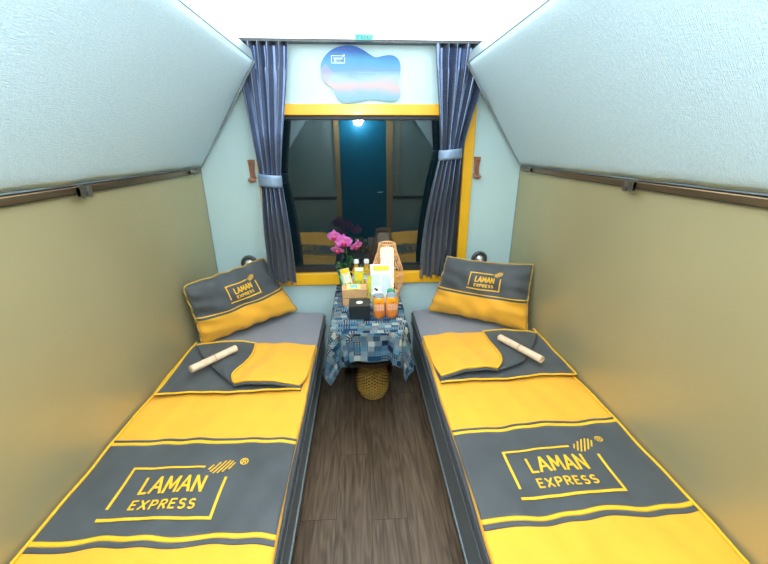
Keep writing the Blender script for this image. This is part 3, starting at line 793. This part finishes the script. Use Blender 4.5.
# patchwork cloth
def cloth():
    r0 = .105; a, b_ = .225, .150
    nx, ny = 110, 130
    V = []; F = []; UV = []
    x0, x1, y0, y1 = TX0-a, TX1+a, TY-b_, 2.284
    for jy in range(ny+1):
        t = y0+(y1-y0)*jy/ny
        for ix in range(nx+1):
            s_ = x0+(x1-x0)*ix/nx
            ax = max(abs(s_)-(TX1-r0), 0); ay = max((TY+r0)-t, 0); r = math.hypot(ax, ay)
            sg = 1 if s_ > 0 else -1
            x, y, z = s_, t, TZ
            if r > r0:
                Lh = r-r0; ux, uy = ax/r, ay/r; ang = math.atan2(uy, ux)
                bend = .012
                zz = Lh if Lh > bend else Lh*Lh/(2*bend)
                corner = math.sin(2*ang) if ax > 0 and ay > 0 else 0
                fold = .028*math.sin(ang*6+.6*sg)*min(1, Lh/.10)*corner + .006*math.sin(s_*42+1)*min(1, Lh/.08)*(uy > .7) + .006*math.sin(t*30)*min(1, Lh/.08)*(ux > .9)
                out_ = r0+min(Lh, bend)*.7+.13*Lh+fold
                bx = (TX1-r0)*sg if ax > 0 else s_; by = (TY+r0) if ay > 0 else t
                x = bx+sg*ux*out_; y = by-uy*out_*(1 if uy < .99 else .85)
                z = TZ-zz*(1-.03*corner)
                if ay == 0 and abs(x) > .262: x = .262*sg
                lim = .268
                if abs(x) > lim: x = lim*sg
            V.append((x, y, z+.0006*math.sin(s_*50)*math.sin(t*40))); UV.append((s_, t))
    w_ = nx+1
    for jy in range(ny):
        for ix in range(nx): F.append((jy*w_+ix, jy*w_+ix+1, (jy+1)*w_+ix+1, (jy+1)*w_+ix))
    o = mesh_obj('tablecloth', V, F, None, None, True, UV, mats=[M['patch'], M['patch_back']])
    solid(o, .0022, -1, 1)
    tag(o, 'blue patchwork patterned tablecloth draped over the narrow table', 'tablecloth')
cloth()
TT = TZ+.001

def local(name, loc, label, cat, group=None, rz=0):
    o = empty(name, loc, label, cat, group); o['local'] = 1; o.rotation_euler.z = rz; return o

# wicker basket on the floor under the table
bk = local('wicker_basket', (.022, 1.985, 0), 'round golden wicker basket on the floor under the table', 'basket')
def bas(u, v):
    t = 2*PI*u; prof = [(.052, 0), (.078, .018), (.094, .055), (.099, .10), (.097, .145), (.088, .19), (.078, .235)]
    k = v*(len(prof)-1); i = min(int(k), len(prof)-2); f_ = k-i
    r = prof[i][0]*(1-f_)+prof[i+1][0]*f_; z = prof[i][1]*(1-f_)+prof[i+1][1]*f_
    r += .0030*math.sin(18*t)*math.sin(v*PI*22)
    return (r*math.cos(t), r*math.sin(t), z+.001)
V, F = grid(bas, 265, 133); o = mesh_obj('woven_body', V, F, M['wicker'], bk, True); solid(o, .004, 0)
B().lathe([(.0001, .002), (.05, .002), (.05, .006), (.0001, .006)], seg=32).obj('base', M['wicker'], bk)
B().tube([(.078*math.cos(2*PI*i/40), .078*math.sin(2*PI*i/40), .237+.002*(i % 2)) for i in range(40)], .006, 8, closed=True).obj('rim', M['wicker'], bk, True)

# orange drink cans
def can(loc, label, rz):
    root = local('drink_can', loc, label, 'can', 'orange drink cans at the front of the table', rz)
    b = B().lathe([(.0001, .002), (.022, .001), (.025, 0), (.0295, .006), (.0318, .012), (.0318, .108), (.0295, .115)], seg=40, cap=False)
    b.obj('can_body', M['can_orange'], root, True)
    B().lathe([(.0296, .1148), (.0262, .122), (.0270, .1245), (.0262, .1255), (.0245, .1225), (.0001, .1218)], seg=40, cap=False).obj('can_lid', M['can_rim'], root, True)
    t = B().tube([(-.004+.009*math.cos(2*PI*i/16), .0065*math.sin(2*PI*i/16), .1238) for i in range(16)], .0015, 6, closed=True); t.obj('pull_tab', M['can_rim'], root, True)
    # printed lettering wrapped on the front
    V = []; F = []
    for k in range(7):      # illegible red characters
        c0 = -.62+.19*k; q = .03 if k % 2 else -.05
        bar2d(V, F, (c0, .054), (c0+q, .073), .07, 2)
        if k % 3 == 0: bar2d(V, F, (c0+.02, .063), (c0+.13, .063), .005, 2)
    P = [((.0323)*math.sin(a), -.0323*math.cos(a), c) for a, c in V]
    mesh_obj('lettering', P, F, M['red_ink'], root)
    V = []; F = []; k = 0
    # pale band behind the letters
    n_ = 20
    for i in range(n_+1):
        a = -.85+1.7*i/n_; V += [(.0320*math.sin(a), -.0320*math.cos(a), .045+.004*math.cos(a*2)), (.0320*math.sin(a), -.0320*math.cos(a), .078+.006*math.cos(a*2))]
    F = [(2*i, 2*i+2, 2*i+3, 2*i+1) for i in range(n_)]
    mesh_obj('pale_band', V, F, mat('pale peach print', (.92, .58, .36), .3), root)
    V = []; F = []
    for k in range(4): bar2d(V, F, (-.2+.12*k, .088), (-.13+.12*k, .088), .006, 1)
    mesh_obj('small_lettering', [((.0322)*math.sin(a), -.0322*math.cos(a), c) for a, c in V], F, M['red_ink'], root)
can((.054, 1.775, TT), 'orange drink can touching the black box, left of the pair', -.05)
can((.122, 1.780, TT), 'orange drink can farther from the black box, right of the pair', .1)

# black box with round white sticker
root = local('black_box', (-.046, 1.795, TT), 'small black box with a round white sticker on its lid', 'box', rz=.0)
b = B().box(-.054, .054, -.048, .050, 0, .052); bevel(b.obj('box_base', M['black_card'], root), .002)
b = B().box(-.056, .056, -.050, .052, .040, .078); bevel(b.obj('lid', M['black_card'], root), .0025)
B().lathe([(.0001, 0), (.018, 0), (.018, .0008), (.0001, .0008)], (.0, -.006, .0782), 32).obj('sticker', M['white_paper'], root)

# kraft organiser box
root = local('kraft_box', (-.076, 1.985, TT), 'brown kraft card box holding sachets behind the black box', 'box', rz=.03)
b = B(); X0, X1, Y0, Y1, H0, H1 = -.070, .070, -.055, .055, .092, .118
# open topped tray with sloping sides
b.box(X0, X1, Y0, Y0+.004, 0, H0).box(X0, X1, Y1-.004, Y1, 0, H1).box(X0, X1, Y0, Y1, 0, .004)
for xx in (X0, X1-.004):
    b.add([(xx, Y0, 0), (xx+.004, Y0, 0), (xx+.004, Y1, 0), (xx, Y1, 0), (xx, Y0, H0), (xx+.004, Y0, H0), (xx+.004, Y1, H1), (xx, Y1, H1)], [(3, 2, 1, 0), (4, 5, 6, 7), (0, 1, 5, 4), (1, 2, 6, 5), (2, 3, 7, 6), (3, 0, 4, 7)])
b.add([(X0, Y0, H0), (X1, Y0, H0), (X1, Y0+.055, H0+.016), (X0, Y0+.055, H0+.016), (X0, Y0, H0-.003), (X1, Y0, H0-.003), (X1, Y0+.055, H0+.013), (X0, Y0+.055, H0+.013)], [(0, 1, 2, 3), (7, 6, 5, 4), (4, 5, 1, 0), (2, 6, 7, 3), (1, 5, 6, 2), (0, 3, 7, 4)])
b.obj('box_body', M['kraft'], root)
B().box(X0-.0006, X1+.0006, Y0-.0012, Y0+.001, .044, .047).obj('seam', mat('dark card edge', (.25, .13, .05), .8), root)

def sachet(loc, w_, h, rx, rz, mt_, label, lean=0):
    root = local('sachet', loc, label, 'sachet', 'printed sachets by the kraft box', 0)
    R = Matrix.Rotation(rz, 4, 'Z') @ Matrix.Rotation(rx, 4, 'X') @ Matrix.Rotation(lean, 4, 'Y')
    def fn(u, v, sd=1):
        a = (u-.5)*w_; c = v*h; th = .0045*(math.sin(PI*u)*math.sin(PI*min(1, max(0, (v-.06)/.88))))**.6 if 0 < u < 1 and .06 < v < .94 else 0.0004
        return tuple(R @ Vector((a, -sd*th, c)))
    V = []; F = []
    for sd in (1, -1):
        v_, f_ = grid(lambda u, v: fn(u, v, sd), 12, 24); k = len(V); V += v_; F += [tuple(i+k for i in (q if sd > 0 else q[::-1])) for q in f_]
    mesh_obj('film', V, F, mt_[0], root, True)
    def panel(nm, u0, u1, v0, v1, m):
        V, F = grid(lambda u, v: tuple(Vector(fn(u0+(u1-u0)*u, v0+(v1-v0)*v))+R.to_3x3() @ Vector((0, -.0008, 0))), 8, 8); mesh_obj(nm, V, F, m, root, True)
    panel('top_band', .04, .96, .80, .97, mt_[1]); panel('printed_panel', .20, .80, .30, .70, mt_[2]); panel('lower_band', .04, .96, .08, .2, mt_[3])
    for k in range(3): panel('printed_line', .1+.28*k, .2+.28*k, .14, .28, M['green_plastic'] if k != 1 else M['cyan'])
pale_y = mat('cream printed film', (.86, .78, .34), .35, var=.15, vs=60)
sachet((-.103, 1.985, .735), .052, .125, .10, .05, (pale_y, M['yellow_label'], M['white_paper'], M['yellow_label']), 'cream and yellow sachet tilted left in the kraft box', -.22)
sachet((-.048, 2.000, .740), .052, .118, .08, -.03, (M['lime_label'], M['white_paper'], M['yellow_label'], M['yellow_label']), 'lime and yellow sachet upright in the right half of the kraft box', .02)
sachet((-.128, 2.003, .725), .020, .125, .05, .3, (M['green_plastic'], M['leaf'], M['cyan'], M['green_plastic']), 'narrow green sachet at the left edge of the kraft box', -.30)
sachet((-.078, 1.932, .7465), .074, .045, -1.20, 0, (pale_y, M['kraft'], M['cyan'], M['yellow_label']), 'small flat cream sachet lying on the sloping front of the kraft box', 0)
sachet((.008, 2.005, .652), .026, .150, .05, 0, (M['yellow_label'], M['lime_label'], M['lime_label'], M['yellow_label']), 'narrow yellow sachet standing between the kraft box and the white pouch', .03)

# clear water bottles behind the kraft box
def bottle(loc, label):
    root = local('water_bottle', loc, label, 'bottle', 'clear water bottles behind the kraft box')
    B().lathe([(.0001, .003), (.024, 0), (.029, .006), (.029, .05), (.0275, .06), (.029, .07), (.029, .12), (.0275, .13), (.029, .14), (.026, .165), (.012, .192), (.012, .203)], seg=32, cap=False).obj('bottle_body', M['clear'], root, True)
    B().lathe([(.0295, .08), (.0297, .081), (.0297, .118), (.0295, .119)], seg=32, cap=False).obj('label_wrap', M['white_paper'], root, True)
    B().lathe([(.0001, .198), (.0145, .198), (.0150, .203), (.0150, .215), (.0135, .219), (.0001, .219)], seg=28).obj('cap', M['white_plastic'], root, True)
bottle((-.062, 2.100, TT), 'clear water bottle with a white cap, nearer the orchid')
bottle((-.002, 2.100, TT), 'clear water bottle with a white cap, nearer the lamp')

# white pouch
root = local('white_pouch', (.078, 1.985, TT), 'white printed pouch with a yellow top standing before the lamp', 'pouch', rz=-.03)
def po(u, v, sd=1):
    th = .026*(1-v)**.8*(math.sin(PI*u)**.5 if 0 < u < 1 else 0)+.0008
    return ((u-.5)*(.125-.006*math.sin(PI*v)), -sd*th+.055*v*.5, .215*v)
V = []; F = []
for sd in (1, -1):
    v_, f_ = grid(lambda u, v: po(u, v, sd), 20, 24); k = len(V); V += v_; F += [tuple(i+k for i in (q if sd > 0 else q[::-1])) for q in f_]
mesh_obj('pouch_body', V, F, M['white_paper'], root, True)
def pp_(nm, u0, u1, v0, v1, m, d=.0012, nn=10):
    V, F = grid(lambda u, v: tuple(Vector(po(u0+(u1-u0)*u, v0+(v1-v0)*v))+Vector((0, -d, 0))), nn, nn); mesh_obj(nm, V, F, m, root, True)
pp_('yellow_band', .14, .86, .84, .97, M['yellow_label']); pp_('printed_panel', .10, .44, .45, .75, mat('pale mint print', (.62, .82, .74), .5), .0010)
pp_('printed_panel', .52, .90, .25, .72, mat('pale blue print', (.62, .76, .86), .5), .0010)
pp_('printed_dot', .24, .34, .30, .37, M['dark'], .0020, 4); pp_('printed_dot', .18, .26, .34, .39, M['leaf'], .0020, 4); pp_('printed_line', .30, .48, .10, .13, M['red_ink'], .0020, 4)
# white paper cup and a small bottle with a green cap behind the cans
root = local('paper_cup', (.052, 1.880, TT), 'white paper cup hidden behind the left orange can', 'cup')
B().lathe([(.0001, .004), (.026, .004), (.026, 0), (.033, .088), (.0345, .090), (.033, .092), (.0315, .088), (.0255, .006)], seg=32, cap=False).obj('cup_body', M['white_paper'], root, True)
root = local('small_bottle', (.126, 1.878, TT), 'small white bottle with a green cap behind the right orange can', 'bottle')
B().lathe([(.0001, 0), (.024, 0), (.027, .004), (.027, .078), (.020, .088), (.019, .092), (.0001, .092)], seg=30).obj('bottle_body', M['white_plastic'], root, True)
B().lathe([(.0001, .088), (.021, .088), (.022, .090), (.022, .108), (.021, .110), (.0001, .110)], seg=30).obj('cap', M['green_plastic'], root, True)
# wooden tag / biscuit beside the small bottle
root = local('card_sleeve', (.160, 1.925, TT), 'small tan card sleeve at the right edge behind the cans', 'card', rz=-.4)
bevel(B().box(-.012, .012, -.02, .02, 0, .085).obj('sleeve', M['kraft'], root), .002)

# rattan lamp
LX, LY = .124, 2.150
root = local('rattan_lamp', (LX, LY, TT), 'lit rattan lamp with an open woven shade at the back of the table', 'lamp')
def lr(z):
    prof = [(0, .076), (.05, .098), (.09, .104), (.14, .096), (.20, .076), (.26, .056), (.300, .050)]
    for (a, ra), (c, rc) in zip(prof, prof[1:]):
        if z <= c: t = (z-a)/(c-a); t = t*t*(3-2*t)*.3+t*.7; return ra+(rc-ra)*t
    return .043
b = B()
for k in range(26):
    for dr_ in (1, -1):
        b.tube([(lr(z)*math.cos(2*PI*k/26+dr_*z*2.4), lr(z)*math.sin(2*PI*k/26+dr_*z*2.4), z+.004) for z in [.300*i/18 for i in range(19)]], .0014, 5)
b.obj('woven_shade', M['rattan'], root, True)
b = B()
for z, r_ in ((.004, .0035), (.12, .002), (.302, .0042)): B().tube([(lr(z)*math.cos(2*PI*i/40), lr(z)*math.sin(2*PI*i/40), z+.001) for i in range(40)], r_, 8, closed=True).obj('hoop', M['rattan'], root, True)
B().lathe([(.0001, 0), (.066, 0), (.066, .010), (.0001, .010)], seg=36).obj('base', M['dark_wood'], root, True)
B().lathe([(.038, .012), (.041, .03), (.041, .262), (.038, .272), (.0001, .273)], seg=36, cap=False).obj('inner_shade', M['glow_warm'], root, True)

# orchid
OX, OY = -.128, 2.185
root = local('potted_orchid', (OX, OY, TT), 'pink orchid with four blooms in a dark pot behind the kraft box', 'plant')
B().lathe([(.0001, 0), (.034, 0), (.042, .03), (.046, .075), (.044, .10), (.040, .10), (.038, .085), (.0001, .085)], seg=32).obj('pot', M['vase'], root, True)
def leaf(az, ln, wd, rise, droop):
    def fn(u, v):
        t = v; w_ = wd*math.sin(PI*min(1, t*.86+.1))**.8*(1-.15*t); a = (u-.5)*2
        r = ln*t; z = .085+rise*math.sin(t*PI*.6)-droop*t*t+.010*abs(a)
        lx, ly = r, a*w_
        return (lx*math.cos(az)-ly*math.sin(az), lx*math.sin(az)+ly*math.cos(az), z)
    V, F = grid(fn, 9, 18); return solid(mesh_obj('leaf', V, F, M['leaf'], root, True), .002, 0)
for az, ln, wd, ri, dp in ((-.6, .065, .022, .11, .02), (-1.5, .060, .024, .10, .01), (.3, .060, .020, .12, .03), (-2.4, .075, .024, .09, .02), (2.0, .06, .022, .08, .02), (-1.0, .07, .018, .14, 0), (3.0, .07, .02, .10, .03)):
    leaf(az, ln, wd, ri, dp)
blooms = [(-.056, -.045, .352, -.2, .1, .046), (-.004, -.066, .322, .1, -.05, .052), (-.042, -.050, .272, -.35, .5, .044), (.066, -.050, .296, .7, .35, .045)]
b = B()
b.tube([(0, 0, .08), (.01, -.005, .2), (.008, -.015, .28), (-.010, -.030, .322), (-.050, -.030, .35)], .0024, 6)
b.tube([(.004, 0, .09), (.02, -.005, .22), (.050, -.02, .27), (.064, -.034, .296)], .0022, 6)
b.tube([(.008, -.015, .24), (-.02, -.03, .265), (-.042, -.038, .272)], .002, 6)
b.obj('stem', M['stem'], root, True)
for bi, (x, y, z, yaw, pit, R_) in enumerate(blooms):
    Rm = Matrix.Translation((x, y, z)) @ Matrix.Rotation(yaw, 4, 'Z') @ Matrix.Rotation(.25+pit, 4, 'X')
    def T(p): return tuple(Rm @ Vector(p))
    V = []; F = []
    # five petals: two wide, three narrower sepals (local plane XZ, facing -Y)
    for ang, ln, wd, dy in ((PI/2, .98, .36, .003), (PI/2+2.2, .92, .34, .003), (PI/2-2.2, .92, .34, .003), (.18, 1.02, .62, -.002), (PI-.18, 1.02, .62, -.002)):
        def fn(u, v):
            a = (u-.5)*2; t = v; w_ = wd*R_*(math.sin(PI*min(1, t*.8+.16))**.65)*a; r = ln*R_*(t*(1-.13*a*a*t)); cup = -.25*R_*t*t+.22*R_*t+.10*R_*a*a*t
            return T((r*math.cos(ang)-w_*math.sin(ang), dy-cup*.6+.0015*math.sin(a*7+bi), r*math.sin(ang)+w_*math.cos(ang)))
        v_, f_ = grid(fn, 9, 10); k = len(V); V += v_; F += [tuple(i+k for i in q) for q in f_]
    fl = solid(mesh_obj('bloom', V, F, M['petal'], root, True), .0012, 0)
    b = B(); b.lathe([(.0001, 0), (.30*R_, .1*R_), (.36*R_, .3*R_), (.18*R_, .42*R_), (.0001, .45*R_)], seg=12)
    v = [T((p[0], -.002-p[2], p[1]*.9-.18*R_)) for p in b.v]; recalc(mesh_obj('lip', v, b.f, M['lip'], fl, True)).location = (0, 0, 0)
    b = B(); b.lathe([(.0001, 0), (.10*R_, .02*R_), (.08*R_, .16*R_), (.0001, .2*R_)], seg=10)
    v = [T((p[0], -.008-p[2], p[1]+.08*R_)) for p in b.v]; recalc(mesh_obj('column', v, b.f, M['yellow_label'], fl, True)).location = (0, 0, 0)

# ---------------------------------------------------------------- lamp over the door and an added ceiling glow
def area(name, loc, sx_, sy_, power, col, rot=(0, 0, 0)):
    l = bpy.data.lights.new(name, 'AREA'); l.shape = 'RECTANGLE'; l.size = sx_; l.size_y = sy_; l.energy = power; l.color = col
    o = bpy.data.objects.new(name, l); C.objects.link(o); o.location = loc; o.rotation_euler = rot; return o
def point(name, loc, r, power, col):
    l = bpy.data.lights.new(name, 'POINT'); l.shadow_soft_size = r; l.energy = power; l.color = col
    o = bpy.data.objects.new(name, l); C.objects.link(o); o.location = loc; return o
cl = local('ceiling_glow', (0, 1.15, ZC), 'added flat glowing panel covering the ceiling above the aisle', 'lamp')  # added glowing panel, stands in for flash bounced off the ceiling
B().box(-.66, .66, -1.10, 1.085, -.0040, -.0005).obj('glow_backing', M['white_plastic'], cl)
B().box(-.655, .655, -1.09, 1.082, -.0080, -.0042).obj('glow_panel', mat('added ceiling glow', (.9, .92, .95), .4, emit=(.90, .975, 1), es=LUM), cl)
wl_ = local('wall_lamp', (-.035, REAR+.012, 1.80), 'small round bright lamp on the rear wall over the door', 'lamp')
b = B().lathe([(.0001, 0), (.045, 0), (.045, .012), (.0001, .012)], seg=32); v = [(p[0], p[2]-.0, p[1]) for p in b.v]; recalc(mesh_obj('lamp_base', v, b.f, M['white_plastic'], wl_, True))
b = B().lathe([(.0001, .012), (.026, .012), (.026, .02), (.020, .036), (.0001, .044)], seg=32); v = [(p[0], p[2], p[1]) for p in b.v]; recalc(mesh_obj('lamp_globe', v, b.f, M['glow_white'], wl_, True))
point('wall_lamp_light', (-.035, REAR+.12, 1.78), .06, 32, (.93, .98, 1))

W_ = bpy.data.worlds.new('night'); bpy.context.scene.world = W_; W_.use_nodes = True
W_.node_tree.nodes['Background'].inputs[0].default_value = (.004, .010, .013, 1)
W_.node_tree.nodes['Background'].inputs[1].default_value = 1

# ---------------------------------------------------------------- camera
cd = bpy.data.cameras.new('camera'); cam = bpy.data.objects.new('camera', cd); C.objects.link(cam)
f_, pit, yaw, roll = 370.01, .35201, .060563, -.003463
cd.sensor_width = 36; cd.sensor_fit = 'HORIZONTAL'; cd.lens = f_*36/768; cd.clip_start = .01
cp, sp_ = math.cos(pit), math.sin(pit); cy, sy = math.cos(yaw), math.sin(yaw)
fw = Vector((sy*cp, cy*cp, -sp_)); rt = Vector((cy, -sy, 0)); up = rt.cross(fw)
r_ = rt*math.cos(roll)+up*math.sin(roll); u_ = -rt*math.sin(roll)+up*math.cos(roll)
m = Matrix((r_, u_, -fw)).transposed().to_4x4(); m.translation = Vector((-.02565, 0, 1.49664)); cam.matrix_world = m
sc = bpy.context.scene; sc.camera = cam
sc.view_settings.view_transform = 'Standard'; sc.view_settings.look = 'None'; sc.view_settings.exposure = 0.42; sc.view_settings.gamma = 1
for o in bpy.data.objects:
    if 'local' in o: del o['local']
